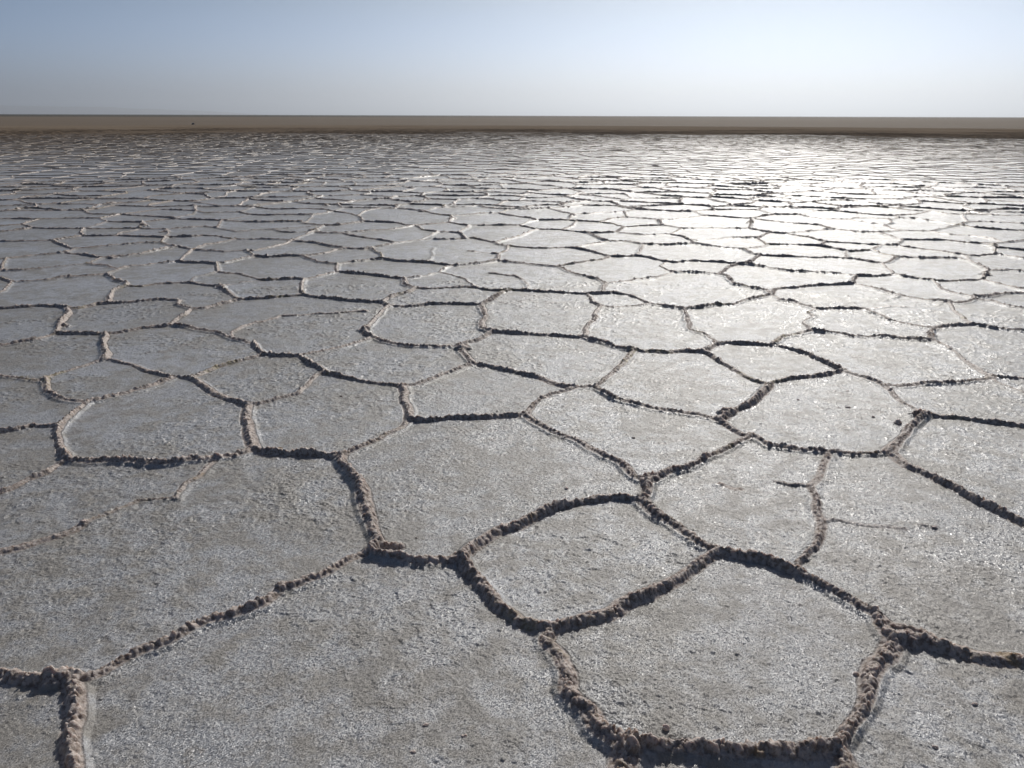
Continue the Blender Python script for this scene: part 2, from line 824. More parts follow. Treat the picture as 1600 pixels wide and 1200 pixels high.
# seeds of the cells that lie beyond the traced ones
R_FAR = 130.0
ANG = math.radians(55)
def seeds():
    s = 0.98
    rows = int(2 * (R_FAR + 6) / (s * 0.87)); cols = int(2 * (R_FAR + 6) / s)
    jj, ii = np.meshgrid(np.arange(-6, rows // 2), np.arange(-cols // 2, cols // 2), indexing='ij')
    x = (ii + 0.5 * (jj % 2)) * s; y = jj * s * 0.87
    P = np.stack([x.ravel(), y.ravel()], 1)
    P += RNG.uniform(-0.42, 0.42, P.shape) * s
    r = np.hypot(P[:, 0], P[:, 1])
    P = P[(r < R_FAR + 3) & (ang_ok(P, ANG + 0.12) | (r < 5)) & (RNG.random(len(P)) > 0.1)]
    return P
SEEDS = seeds()
v, e, f, *_ = delaunay_2d_cdt([Vector(p) for p in SEEDS], [], [], 0, 1e-5)
V = np.array([p[:] for p in v]); F = np.array(f)
A, B, C = V[F[:, 0]], V[F[:, 1]], V[F[:, 2]]
D = 2 * (A[:, 0] * (B[:, 1] - C[:, 1]) + B[:, 0] * (C[:, 1] - A[:, 1]) + C[:, 0] * (A[:, 1] - B[:, 1]))
a2, b2, c2 = (A ** 2).sum(1), (B ** 2).sum(1), (C ** 2).sum(1)
CC = np.stack([(a2 * (B[:, 1] - C[:, 1]) + b2 * (C[:, 1] - A[:, 1]) + c2 * (A[:, 1] - B[:, 1])) / D,
               (a2 * (C[:, 0] - B[:, 0]) + b2 * (A[:, 0] - C[:, 0]) + c2 * (B[:, 0] - A[:, 0])) / D], 1)
ed = {}
for k, t in enumerate(F):
    for i in range(3):
        q = (min(t[i], t[(i + 1) % 3]), max(t[i], t[(i + 1) % 3])); ed.setdefault(q, []).append(k)
VE = np.array([q for q in ed.values() if len(q) == 2])
P0, P1 = CC[VE[:, 0]], CC[VE[:, 1]]
ln_ = np.linalg.norm(P1 - P0, axis=1)
ok = (ln_ < 3.0)
VE = VE[ok]; P0 = P0[ok]; P1 = P1[ok]

def lowwarp(P):
    x, y = P[:, 0], P[:, 1]
    dx = (vnoise(x * 1.9, y * 1.9, 23) - .5) * 0.30
    dy = (vnoise(x * 1.9, y * 1.9, 24) - .5) * 0.30
    return P + np.stack([dx, dy], 1)

R_GRID = 22.0
FARSEG = []                                  # far ridges, built as strips
for a, b in zip(P0, P1):
    r = np.hypot(*((a + b) / 2))
    strength = RNG.choice([0.7, 0.85, 1.0], p=[.25, .5, .25])
    if r > R_GRID + 3.5:
        FARSEG.append((strength, a, b))
        continue
    Q = warp(lowwarp(subdiv(np.array([a, b]), 0.08)))
    ins = inside(TPOLY, Q)
    if ins.all():
        continue
    if not ins.any():
        POLYS.append((strength, Q))
        continue
    # keep the outer runs, each with one point inside the border so that it meets the border ridge
    k = 0
    n = len(Q)
    while k < n:
        if ins[k]:
            k += 1; continue
        j = k
        while j + 1 < n and not ins[j + 1]:
            j += 1
        lo, hi = max(0, k - 1), min(n - 1, j + 1)
        if hi - lo >= 1:
            POLYS.append((strength, Q[lo:hi + 1]))
        k = j + 1

# planar subdivision -> plates
vid = {}; VV = []; EE = []
for s, P in POLYS:
    prev = None
    for p in P:
        k = (round(p[0], 3), round(p[1], 3))
        if k not in vid:
            vid[k] = len(VV); VV.append(Vector(k))
        c = vid[k]
        if prev is not None and prev != c:
            EE.append((prev, c))
        prev = c
tv, te, tf, _a, oe, _b = delaunay_2d_cdt(VV, EE, [], 0, 1e-4)
TV = np.array([p[:] for p in tv]); TF = np.array(tf)
wall = set()
for q, o in zip(te, oe):
    if len(o):
        wall.add((min(q), max(q)))
par = list(range(len(TF)))
def find(i):
    while par[i] != i:
        par[i] = par[par[i]]; i = par[i]
    return i
ed = {}
for k, t in enumerate(tf):
    for i in range(3):
        q = (min(t[i], t[(i + 1) % 3]), max(t[i], t[(i + 1) % 3])); ed.setdefault(q, []).append(k)
for q, ts in ed.items():
    if len(ts) == 2 and q not in wall:
        a, b = find(ts[0]), find(ts[1])
        if a != b: par[a] = b
root = np.array([find(i) for i in range(len(TF))])
tA = TV[TF[:, 1]] - TV[TF[:, 0]]; tB = TV[TF[:, 2]] - TV[TF[:, 0]]
TAREA = np.abs(tA[:, 0] * tB[:, 1] - tA[:, 1] * tB[:, 0]) / 2
ucell, TCELL = np.unique(root, return_inverse=True)
NC = len(ucell)
CAREA = np.bincount(TCELL, TAREA, NC)
tc = TV[TF].mean(1)
CCEN = np.stack([np.bincount(TCELL, TAREA * tc[:, k], NC) for k in (0, 1)], 1) / np.maximum(CAREA, 1e-9)[:, None]
# ------------------------------------------------------------------ materials
def new_mat(name):
    m = bpy.data.materials.new(name); m.use_nodes = True
    nt = m.node_tree
    for n in list(nt.nodes): nt.nodes.remove(n)
    return m, nt
class NT:
    def __init__(s, nt): s.nt = nt
    def n(s, typ, **kw):
        o = s.nt.nodes.new(typ)
        for k, v in kw.items(): setattr(o, k, v)
        return o
    def val(s, o, k, v):
        if hasattr(v, "links") or isinstance(v, bpy.types.NodeSocket): s.nt.links.new(v, o.inputs[k])
        else: o.inputs[k].default_value = v
    def noise(s, vec, scale, detail=3, rough=.5):
        o = s.n("ShaderNodeTexNoise"); s.val(o, "Vector", vec); s.val(o, "Scale", scale); s.val(o, "Detail", detail); s.val(o, "Roughness", rough)
        return o.outputs["Fac"]
    def math(s, op, a, b=0.0, clamp=False):
        o = s.n("ShaderNodeMath", operation=op, use_clamp=clamp); s.val(o, 0, a); s.val(o, 1, b); return o.outputs[0]
    def ramp(s, f, lo, hi, a=0.0, b=1.0, smooth=True):
        o = s.n("ShaderNodeMapRange"); o.interpolation_type = 'SMOOTHSTEP' if smooth else 'LINEAR'
        s.val(o, "Value", f); s.val(o, "From Min", lo); s.val(o, "From Max", hi); s.val(o, "To Min", a); s.val(o, "To Max", b)
        return o.outputs[0]
    def mix(s, f, a, b):
        o = s.n("ShaderNodeMix", data_type='RGBA'); s.val(o, 0, f); s.val(o, 6, a); s.val(o, 7, b); return o.outputs[2]
    def vmath(s, op, a, b=None, sc=None):
        o = s.n("ShaderNodeVectorMath", operation=op); s.val(o, 0, a)
        if b is not None: s.val(o, 1, b)
        if sc is not None: s.val(o, 3, sc)
        return o.outputs[0]
def rgb(r, g, b): return (r, g, b, 1.0)

def salt_material():
    m, nt = new_mat("salt_crust"); g = NT(nt)
    pos = g.n("ShaderNodeNewGeometry").outputs["Position"]
    at = g.n("ShaderNodeAttribute", attribute_name="ridge").outputs["Fac"]
    n1 = g.noise(pos, 1.7, 4, .6); n2 = g.noise(pos, 9.0, 4, .65); n3 = g.noise(pos, 70.0, 3, .7)
    pat = g.math('ADD', g.math('MULTIPLY', n1, 0.45), g.math('MULTIPLY', n2, 0.55))
    c = g.mix(g.ramp(pat, .42, .58), rgb(.235, .219, .195), rgb(.352, .357, .370))
    c = g.mix(g.ramp(n3, .30, .55), g.mix(.55, c, rgb(.145, .13, .115)), c)
    sp = g.math('MULTIPLY', g.ramp(g.noise(pos, 5.5, 5, .72), .56, .66), g.ramp(g.noise(pos, 33.0, 3, .7), .42, .62))
    c = g.mix(g.math('MULTIPLY', sp, .55), c, rgb(.15, .125, .095))
    oi = g.n('ShaderNodeObjectInfo').outputs['Random']
    c = g.mix(g.ramp(oi, 0, 1, 0.0, .34, smooth=False), c, rgb(.19, .175, .155))
    rn = g.noise(pos, 62.0, 4, .65)
    rc = g.mix(g.ramp(rn, .38, .60), rgb(.225, .178, .147), rgb(.455, .393, .353))
    st = g.ramp(g.noise(pos, 2.3, 3, .6), .60, .70)
    st2 = g.math('MULTIPLY', st, g.ramp(g.noise(pos, 24.0, 2), .45, .6))
    rc = g.mix(g.math('MULTIPLY', st2, .65), rc, rgb(.24, .16, .06))
    ol = g.math('MULTIPLY', g.ramp(g.noise(g.vmath('ADD', pos, (31.0, 7.0, 0)), 1.4, 3, .6), .54, .66), g.ramp(g.noise(pos, 30.0, 2), .42, .6))
    rc = g.mix(g.math('MULTIPLY', ol, .6), rc, rgb(.24, .205, .09))
    col = g.mix(g.ramp(g.math('ADD', at, g.math('MULTIPLY', g.math('SUBTRACT', n2, .5), .25)), .12, .60), c, rc)
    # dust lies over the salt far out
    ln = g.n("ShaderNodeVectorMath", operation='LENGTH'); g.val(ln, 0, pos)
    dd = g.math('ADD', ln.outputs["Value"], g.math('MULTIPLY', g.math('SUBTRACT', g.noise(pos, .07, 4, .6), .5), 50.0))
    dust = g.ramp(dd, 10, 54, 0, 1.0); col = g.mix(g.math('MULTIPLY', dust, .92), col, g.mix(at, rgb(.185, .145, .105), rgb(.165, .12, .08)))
    # surface
    b1 = g.noise(pos, 330.0, 3, .7); b2 = g.noise(pos, 85.0, 3, .6)
    rgh = g.ramp(pat, .36, .60, 1.0, .45)
    hgt = g.math('MULTIPLY', g.math('ADD', g.math('MULTIPLY', b1, .8), g.math('MULTIPLY', b2, .7)), rgh)
    hgt = g.math('ADD', hgt, g.math('MULTIPLY', g.math('MULTIPLY', rn, g.ramp(at, .15, .5)), 2.2))
    bp = g.n("ShaderNodeBump"); g.val(bp, "Strength", 0.7); g.val(bp, "Distance", 0.0040); g.val(bp, "Height", hgt)
    # crystal facets: every few-millimetre cell leans its own way
    vo = g.n("ShaderNodeTexVoronoi"); g.val(vo, "Vector", pos); g.val(vo, "Scale", 380.0)
    tilt = g.vmath('SCALE', g.vmath('SUBTRACT', vo.outputs["Color"], (.5, .5, .5)), sc=0.92)
    fn = g.vmath('NORMALIZE', g.vmath('ADD', bp.outputs[0], tilt))
    def coat(nrm, ro, sss=0.0):
        p = g.n("ShaderNodeBsdfPrincipled"); g.val(p, "Base Color", col); g.val(p, "Normal", nrm)
        g.val(p, "Roughness", ro); g.val(p, "IOR", 1.5)
        if sss:
            g.val(p, "Subsurface Weight", g.math('MULTIPLY', g.ramp(at, .05, .35, 0.0, sss), g.ramp(ln.outputs['Value'], 12, 21, 1.0, 0.0))); p.inputs["Subsurface Radius"].default_value = (1.0, .84, .76); g.val(p, "Subsurface Scale", .024)
        g.val(p, "Specular IOR Level", g.math('MULTIPLY', g.ramp(at, .1, .6, SPEC, .2), g.math('SUBTRACT', 1.0, g.ramp(dd, 30, 76, 0, 1.0))))
        return p.outputs[0]
    mx = g.n("ShaderNodeMixShader"); g.val(mx, 0, g.math('MULTIPLY', g.ramp(at, .1, .7, .92, .1), g.ramp(pat, .36, .60, .55, 1.0)))
    g.val(mx, 1, coat(bp.outputs[0], g.ramp(n2, .35, .65, .54, .42), SSS)); g.val(mx, 2, coat(fn, .29))
    out = g.n("ShaderNodeOutputMaterial"); nt.links.new(mx.outputs[0], out.inputs[0])
    return m
SPEC = 0.56
SSS = 0.65
MAT_SALT = salt_material()

def ground_material():
    m, nt = new_mat("dry_plain"); g = NT(nt)
    pos = g.n("ShaderNodeNewGeometry").outputs["Position"]
    ln = g.n("ShaderNodeVectorMath", operation='LENGTH'); g.val(ln, 0, pos); d = ln.outputs["Value"]
    nz = g.noise(pos, .012, 4, .6)
    dd = g.math('ADD', d, g.math('MULTIPLY', g.math('SUBTRACT', nz, .5), g.math('MULTIPLY', d, .5)))
    c = g.mix(g.ramp(dd, 20, 70), rgb(.30, .275, .24), g.mix(g.ramp(dd, 100, 700), rgb(.138, .105, .073), rgb(.165, .122, .080)))
    c = g.mix(g.ramp(g.noise(pos, .35, 4, .7), .35, .65), c, g.mix(.5, c, rgb(.12, .095, .07)))
    c = g.mix(g.math('MULTIPLY', g.ramp(g.noise(pos, .035, 5, .65), .4, .68), .5), c, rgb(.11, .085, .06))
    xs = g.n('ShaderNodeSeparateXYZ'); g.val(xs, 0, pos)
    c = g.mix(g.math('MULTIPLY', g.ramp(dd, 420, 800), g.ramp(xs.outputs[0], -300, 150, 1.0, .35)), c, rgb(.045, .04, .026))
    bp = g.n("ShaderNodeBump"); g.val(bp, "Strength", .8); g.val(bp, "Distance", .08); g.val(bp, "Height", g.noise(pos, 3.0, 5, .7))
    p = g.n("ShaderNodeBsdfPrincipled"); g.val(p, "Base Color", c); g.val(p, "Roughness", .9); g.val(p, "Specular IOR Level", .1); g.val(p, "Normal", bp.outputs[0])
    out = g.n("ShaderNodeOutputMaterial"); nt.links.new(p.outputs[0], out.inputs[0])
    return m
MAT_GROUND = ground_material()

def plain(name, a, b, scale, rough=.8):
    m, nt = new_mat(name); g = NT(nt)
    pos = g.n("ShaderNodeNewGeometry").outputs["Position"]
    c = g.mix(g.ramp(g.noise(pos, scale, 4, .6), .35, .65), rgb(*a), rgb(*b))
    bp = g.n("ShaderNodeBump"); g.val(bp, "Strength", .6); g.val(bp, "Distance", .5 / scale); g.val(bp, "Height", g.noise(pos, scale * 2, 4, .6))
    p = g.n("ShaderNodeBsdfPrincipled"); g.val(p, "Base Color", c); g.val(p, "Roughness", rough); g.val(p, "Normal", bp.outputs[0])
    out = g.n("ShaderNodeOutputMaterial"); nt.links.new(p.outputs[0], out.inputs[0])
    return m
MAT_HILL = plain("bare_hill_rock", (.16, .13, .10), (.22, .18, .14), .002, .95)
MAT_STONE = plain("dark_stone", (.22, .18, .155), (.34, .29, .25), 60.0, .75)
MAT_CLOD = plain("salt_clod", (.44, .36, .31), (.62, .54, .50), 60.0, .6)
for m_ in (MAT_CLOD,):
    p_ = [n for n in m_.node_tree.nodes if n.type == "BSDF_PRINCIPLED"][0]
    p_.inputs["Subsurface Weight"].default_value = .7; p_.inputs["Subsurface Radius"].default_value = (1, .8, .7); p_.inputs["Subsurface Scale"].default_value = .008
MAT_OCHRE = plain("ochre_salt", (.20, .12, .04), (.42, .31, .18), 50.0, .7)
DUMP = 0
# ------------------------------------------------------------------ the crust as relief
DA = 0.0015
R0 = 0.95
AMAX = math.radians(54)
rr = [R0]
while rr[-1] < R_GRID + 0.5:
    rr.append(rr[-1] + min(max(rr[-1] * DA, 0.0023), 0.0135))
rr = np.array(rr); aa = np.arange(-AMAX, AMAX + DA, DA)
NR, NA = len(rr), len(aa)
print("grid", NR, NA, NR * NA)
GA, GR = np.meshgrid(aa, rr)
X = GR * np.sin(GA); Y = GR * np.cos(GA)
STEP = np.gradient(rr)

# plate number of every quad
qa = (aa[:-1] + aa[1:]) / 2; qr = (rr[:-1] + rr[1:]) / 2
QX = qr[:, None] * np.sin(qa)[None]; QY = qr[:, None] * np.cos(qa)[None]
QC = np.full((NR - 1, NA - 1), -1, np.int32)
for t, c in zip(TF, TCELL):
    P = TV[t]
    if CAREA[c] > 30: continue
    R3 = np.hypot(P[:, 0], P[:, 1])
    # nearest distance is at a vertex or along an edge: widen a little
    lo = R3.min() - 0.12 * (R3.max() - R3.min()) - 0.02; hi = R3.max()
    if lo > rr[-1] or hi < rr[0]: continue
    A3 = np.arctan2(P[:, 0], P[:, 1])
    if A3.min() > AMAX or A3.max() < -AMAX or A3.max() - A3.min() > 2.5: continue
    i0 = max(0, np.searchsorted(qr, lo) - 1); i1 = min(NR - 1, np.searchsorted(qr, hi) + 1)
    j0 = max(0, np.searchsorted(qa, A3.min()) - 1); j1 = min(NA - 1, np.searchsorted(qa, A3.max()) + 1)
    if i1 <= i0 or j1 <= j0: continue
    xx = QX[i0:i1, j0:j1]; yy = QY[i0:i1, j0:j1]
    d = (P[1, 0] - P[0, 0]) * (P[2, 1] - P[0, 1]) - (P[1, 1] - P[0, 1]) * (P[2, 0] - P[0, 0])
    if abs(d) < 1e-12: continue
    u = ((xx - P[0, 0]) * (P[2, 1] - P[0, 1]) - (yy - P[0, 1]) * (P[2, 0] - P[0, 0])) / d
    w = ((P[1, 0] - P[0, 0]) * (yy - P[0, 1]) - (P[1, 1] - P[0, 1]) * (xx - P[0, 0])) / d
    m = (u >= -1e-6) & (w >= -1e-6) & (u + w <= 1 + 1e-6)
    QC[i0:i1, j0:j1][m] = c

BLOB = np.zeros((NR, NA)); SWELL = np.zeros((NR, NA)); RID = np.zeros((NR, NA)); GRAIN = np.zeros((NR, NA))

def window(x, y, R):
    r = math.hypot(x, y); a = math.atan2(x, y)
    i0 = np.searchsorted(rr, r - R); i1 = np.searchsorted(rr, r + R)
    j0 = int((a - R / r + AMAX) / DA) + 1; j1 = int((a + R / r + AMAX) / DA) + 1
    j0 = max(j0, 0); j1 = min(j1, NA)
    if i1 <= i0 or j1 <= j0: return None
    s = (slice(i0, i1), slice(j0, j1))
    return s, ((X[s] - x) ** 2 + (Y[s] - y) ** 2) / (R * R)

def dome(T, x, y, R, h, p=0.5):
    w = window(x, y, R)
    if w is None: return
    s, d = w
    np.maximum(T[s], h * np.maximum(0, 1 - d) ** p, out=T[s])

def resample(P, ds):
    seg = np.linalg.norm(P[1:] - P[:-1], axis=1)
    L = np.concatenate([[0], np.cumsum(seg)])
    if L[-1] < 1e-6: return None
    n = max(2, int(L[-1] / ds) + 1)
    s = np.linspace(0, L[-1], n)
    Q = np.stack([np.interp(s, L, P[:, 0]), np.interp(s, L, P[:, 1])], 1)
    T = np.gradient(Q, axis=0); T /= np.maximum(np.linalg.norm(T, axis=1), 1e-9)[:, None]
    return s, Q, T

H0 = 0.0245
nb = 0
for k, (st, P) in enumerate(POLYS):
    rm = np.hypot(P[:, 0], P[:, 1]).mean(); am = np.abs(np.arctan2(P[:, 0], P[:, 1])).min()
    if rm > R_GRID + 1.2 or am > AMAX + 0.05: continue
    step = min(max(rm * DA, 0.0023), 0.0135)
    ds = max(0.009, 0.75 * step)
    z = resample(P, ds)
    if z is None: continue
    s, Q, T = z
    sid = k * 37.7
    hn = (0.66 + 0.6 * vnoise(s * 3.3 + sid, s * 0 + k, 31)) * (0.75 + 0.5 * vnoise(s * 17 + sid, s * 0 + k, 32))
    wn = 0.55 + 0.8 * vnoise(s * 3.0 + sid, s * 0 + k + .5, 33)
    side = np.where(RNG.random() < 0.5, 1, -1)
    faint = st < 0.5
    if faint: st *= 1.25
    far_k = 1.0 if rm < 5 else min(1.28, 1.0 + (rm - 5) * .05)
    for i in range(len(s)):
        x, y = Q[i]; nx, ny = -T[i, 1], T[i, 0]
        H = H0 * st * hn[i] * far_k
        if faint and vnoise(np.array([s[i] * 9 + sid]), np.array([k * 1.0]), 35)[0] < 0.22: H *= 0.4
        if i % 2 == 0:
            Rs = (0.036 if not faint else 0.04) * wn[i] * (0.6 + 0.4 * st)
            Rs = max(Rs, 1.7 * step)
            w = window(x + nx * 0.012 * side, y + ny * 0.012 * side, Rs)
            if w:
                q, d = w
                np.maximum(SWELL[q], 0.55 * H * np.maximum(0, 1 - d) ** 1.15, out=SWELL[q])
            Rr = max(0.034 * wn[i] * (0.45 + 0.6 * st), 1.7 * step)
            w = window(x, y, Rr)
            if w:
                q, d = w
                np.maximum(RID[q], np.clip(1.25 * st, 0, 1) * np.maximum(0, 1 - d), out=RID[q])
        nbl = 4 if rm < 3.5 else 2 if rm < 7 else 1
        for b in range(nbl):
            o = RNG.normal(0, 0.0062) * wn[i] * st
            R = max((0.004 + 0.011 * RNG.random() ** 1.8) * (0.55 + 0.45 * st), 1.05 * step)
            hh = 0.70 * H * RNG.uniform(0.4, 1.2) * math.exp(-(o / 0.022) ** 2)
            dome(BLOB, x + nx * o, y + ny * o, R, hh); nb += 1
        # crumbs shed beside the ridge
        if rm < 7 and RNG.random() < 0.30 * st:
            o = RNG.choice([-1, 1]) * RNG.uniform(0.02, 0.07)
            R = max(RNG.uniform(0.003, 0.006), 1.15 * step)
            dome(GRAIN, x + nx * o, y + ny * o, R, R * RNG.uniform(.3, .65))
print("blobs", nb)

KNOBS = [(173, 319, .085, .05), (224, 354, .07, .055), (622, 322, .07, .05), (140, 313, .07, .04), (510, 322, .06, .045), (706, 342, .07, .045),
         (895, 338, .06, .05), (176, 404, .06, .04), (258, 363, .07, .045), (490, 361, .07, .05), (97, 512, .05, .04), (660, 331, .07, .045),
         (1030, 346, .06, .04), (1172, 349, .06, .04), (1552, 385, .06, .045), (1540, 430, .06, .045), (724, 546, .05, .045), (345, 450, .05, .045),
         (570, 517, .05, .04), (1014, 752, .035, .04), (1134, 648, .04, .04), (1437, 652, .045, .042), (90, 1066, .04, .04), (984, 1172, .035, .05), (1418, 1006, .04, .03)]
for kx, ky, kR, kh in KNOBS:
    x0, y0 = ground(kx, ky)
    r = math.hypot(x0, y0); step = min(max(r * DA, 0.0023), 0.0135)
    for q in range(26):
        ro, an = kR * math.sqrt(RNG.random()), RNG.uniform(0, 6.283)
        R = max(RNG.uniform(.16, .42) * kR, 1.3 * step)
        dome(BLOB, x0 + ro * math.cos(an), y0 + ro * math.sin(an), R, kh * RNG.uniform(.4, 1.0) * (1 - (ro / kR) ** 2 * .7))
    dome(RID, x0, y0, kR * 1.2, 1.0, 1)

# relief of the plates themselves: granular patches, flakes and small swells
rough = np.clip((fbm(X * 2.1, Y * 2.1, 51, 3) - 0.42) * 4.0, 0, 1)
near = np.clip((9.0 - GR) / 6.0, 0, 1)
relief = 0.006 * fbm(X * 3, Y * 3, 61, 3) + 0.0030 * (fbm(X * 16, Y * 16, 62, 3) - 0.3)
g1 = vnoise(X * 60, Y * 60, 63); g2 = vnoise(X * 105, Y * 105, 64)
relief += (0.0006 + 0.0022 * rough) * (0.6 * g1 * g1 + 0.8 * g2 * g2) * near + RNG.normal(0, 1, X.shape) * (0.00025 + 0.0005 * rough) * near
# thin curled flakes: little one-sided steps
fl = fbm(X * 9, Y * 13, 71, 4)
fm = np.clip((fbm(X * 1.3 + 5, Y * 1.3, 72, 2) - 0.52) * 5, 0, 1)
saw = (fl * 9) % 1.0
relief += 0.0024 * np.clip(GR / 4.0, .35, 1) * fm * np.where(saw > 0.82, (1 - saw) / 0.18, saw / 0.82) ** 2 * np.clip((17.0 - GR) / 9.0, 0, 1)

# small slabs of crust, each lying a little askew
def slabs(x, y, sc, seed):
    xi = np.floor(x * sc).astype(np.int64); yi = np.floor(y * sc).astype(np.int64)
    best = np.full(x.shape, 9.0); hh = np.zeros(x.shape)
    for ox in (-1, 0, 1):
        for oy in (-1, 0, 1):
            cx, cy = xi + ox, yi + oy
            dx = x * sc - cx - _hash(cx, cy, seed); dy = y * sc - cy - _hash(cx, cy, seed + 1)
            d = dx * dx + dy * dy
            h = _hash(cx, cy, seed + 2) + (dx * (_hash(cx, cy, seed + 3) - .5) + dy * (_hash(cx, cy, seed + 4) - .5)) * 1.6
            m_ = d < best
            best[m_] = d[m_]; hh[m_] = h[m_]
    return hh
wx_ = X + (vnoise(X * 30, Y * 30, 75) - .5) * .03; wy_ = Y + (vnoise(X * 30, Y * 30, 76) - .5) * .03
sm = np.clip((fbm(X * 1.9 + 9, Y * 1.9, 77, 3) - 0.47) * 7, 0, 1)
relief += sm * (0.0026 * slabs(wx_, wy_, 24.0, 170) * np.clip((15.0 - GR) / 8, 0, 1) + 0.0013 * slabs(wx_, wy_, 60.0, 180) * near)

ng = 0
for k in range(60000):
    r = R0 + (7.5 - R0) * RNG.random() ** 1.0
    a = RNG.uniform(-math.radians(53), math.radians(53))
    x, y = r * math.sin(a), r * math.cos(a)
    c = vnoise(np.array([x * 2.3]), np.array([y * 2.3]), 81)[0] * 0.6 + vnoise(np.array([x * 7]), np.array([y * 7]), 82)[0] * 0.4
    if c < 0.50 + 0.16 * RNG.random(): continue
    step = max(r * DA, 0.0024)
    R = max(0.0032 + 0.006 * RNG.random() ** 5, 1.25 * step)
    dome(GRAIN, x, y, R, R * RNG.uniform(.2, .55)); ng += 1
print("grains", ng)

lump = 0.006 * (vnoise(X * 90, Y * 90, 91) - 0.5) + 0.004 * (vnoise(X * 180, Y * 180, 92) - .5)
Z = relief + SWELL + np.maximum(BLOB, GRAIN) + lump * np.clip(RID * 1.5, 0, 1) * np.clip(BLOB / 0.01, 0, 1)
Z = np.maximum(Z, 0.0005)
# sideways jitter so that crests overhang a little
jx = (vnoise(X * 70, Y * 70, 95) - .5) * 0.012 * np.clip(BLOB / 0.02, 0, 1)
jy = (vnoise(X * 70, Y * 70, 96) - .5) * 0.012 * np.clip(BLOB / 0.02, 0, 1)
XX = X + jx; YY = Y + jy

# ---- which plates become things
tpx = np.zeros(NC)
PXV = []
for p in TV:
    q = to_px(p[0], p[1]); PXV.append(q if q else (-1e9, -1e9))
PXV = np.array(PXV)
PT = np.clip(PXV, [-5, -5], [1605, 1205])[TF]
pa = np.abs((PT[:, 1, 0] - PT[:, 0, 0]) * (PT[:, 2, 1] - PT[:, 0, 1]) - (PT[:, 1, 1] - PT[:, 0, 1]) * (PT[:, 2, 0] - PT[:, 0, 0])) / 2
pc = PT.mean(1)
CPX = np.bincount(TCELL, pa, NC)
CPC = np.stack([np.bincount(TCELL, pa * pc[:, k], NC) for k in (0, 1)], 1) / np.maximum(CPX, 1e-9)[:, None]
good = (CAREA < 4.5) & (CPX > 60) & (CAREA > 0.012)
rmax = np.zeros(NC); np.maximum.at(rmax, np.repeat(TCELL, 3), np.hypot(TV[TF][:, :, 0], TV[TF][:, :, 1]).ravel())
good &= rmax < R_GRID
order = [c for c in np.argsort(-CPX) if good[c]][:300]
isthing = np.zeros(NC + 1, bool); isthing[order] = True

def biggest(mask):
    # largest edge-connected piece of a boolean picture
    lab = np.zeros(mask.shape, np.int32); n = 0; best = (0, 0)
    W = mask.shape[1]; H = mask.shape[0]
    flat = mask.ravel().tolist(); lf = [0] * len(flat)
    for s0 in np.nonzero(mask.ravel())[0].tolist():
        if lf[s0]: continue
        n += 1; lf[s0] = n; st = [s0]; c = 0
        while st:
            p = st.pop(); c += 1
            x = p % W
            if x > 0 and flat[p - 1] and not lf[p - 1]: lf[p - 1] = n; st.append(p - 1)
            if x < W - 1 and flat[p + 1] and not lf[p + 1]: lf[p + 1] = n; st.append(p + 1)
            if p >= W and flat[p - W] and not lf[p - W]: lf[p - W] = n; st.append(p - W)
            if p < (H - 1) * W and flat[p + W] and not lf[p + W]: lf[p + W] = n; st.append(p + W)
        if c > best[0]: best = (c, n)
    return np.array(lf).reshape(mask.shape) == best[1] if n else mask
QRID = (RID[:-1, :-1] + RID[1:, :-1] + RID[:-1, 1:] + RID[1:, 1:]) / 4
KEY = np.full(QC.shape, 2 * NC + 5, np.int32)
rows_of = np.argsort(QC.ravel(), kind='stable'); qs = QC.ravel()[rows_of]
for c in order:
    a0, a1 = np.searchsorted(qs, c), np.searchsorted(qs, c, 'right')
    if a1 - a0 < 12: continue
    ids = rows_of[a0:a1]; ii = ids // (NA - 1); jj = ids % (NA - 1)
    i0, i1, j0, j1 = ii.min(), ii.max() + 1, jj.min(), jj.max() + 1
    whole = biggest(QC[i0:i1, j0:j1] == c)
    rim = whole & (QRID[i0:i1, j0:j1] > 0.30)
    body = whole & ~rim
    if body.any():
        keep = biggest(body); rim |= body & ~keep; body = keep
    if rim.any():
        keep = biggest(rim); body |= rim & ~keep; rim = keep
    sub = KEY[i0:i1, j0:j1]
    sub[body] = 2 * c; sub[rim] = 2 * c + 1
key = KEY.ravel()
od = np.argsort(key, kind='stable'); ks = key[od]
bounds = np.concatenate([[0], np.nonzero(np.diff(ks))[0] + 1, [len(ks)]])
CO = np.stack([XX.ravel(), YY.ravel(), Z.ravel()], 1).astype(np.float32); RF = RID.ravel()
def quads(ids, name, off):
    i = ids // (NA - 1); j = ids % (NA - 1)
    b = i * NA + j
    f = np.stack([b, b + 1, b + NA + 1, b + NA], 1)[:, ::-1]
    u, inv = np.unique(f.ravel(), return_inverse=True)
    return mesh_np(name, CO[u] - np.array([off[0], off[1], 0]), inv, np.arange(0, len(inv), 4), True, {"ridge": RF[u]})
groups = {}
for a, b in zip(bounds[:-1], bounds[1:]):
    groups[int(ks[a])] = od[a:b]

EXTRA_CO = []; EXTRA_F = []
PLATES = []
for c in order:
    body = groups.get(2 * c); rim = groups.get(2 * c + 1)
    if body is None: continue
    o = link("salt_plate", quads(body, "salt_plate", CCEN[c]), None, (CCEN[c][0], CCEN[c][1], 0), MAT_SALT)
    if rim is not None and len(rim) > 20:
        link("raised_rim", quads(rim, "raised_rim", CCEN[c]), o, (0, 0, 0), MAT_SALT)
    elif rim is not None:
        groups[2 * NC + 5] = np.concatenate([groups.get(2 * NC + 5, np.zeros(0, int)), rim])
    PLATES.append((c, o))
print("plates", len(PLATES))

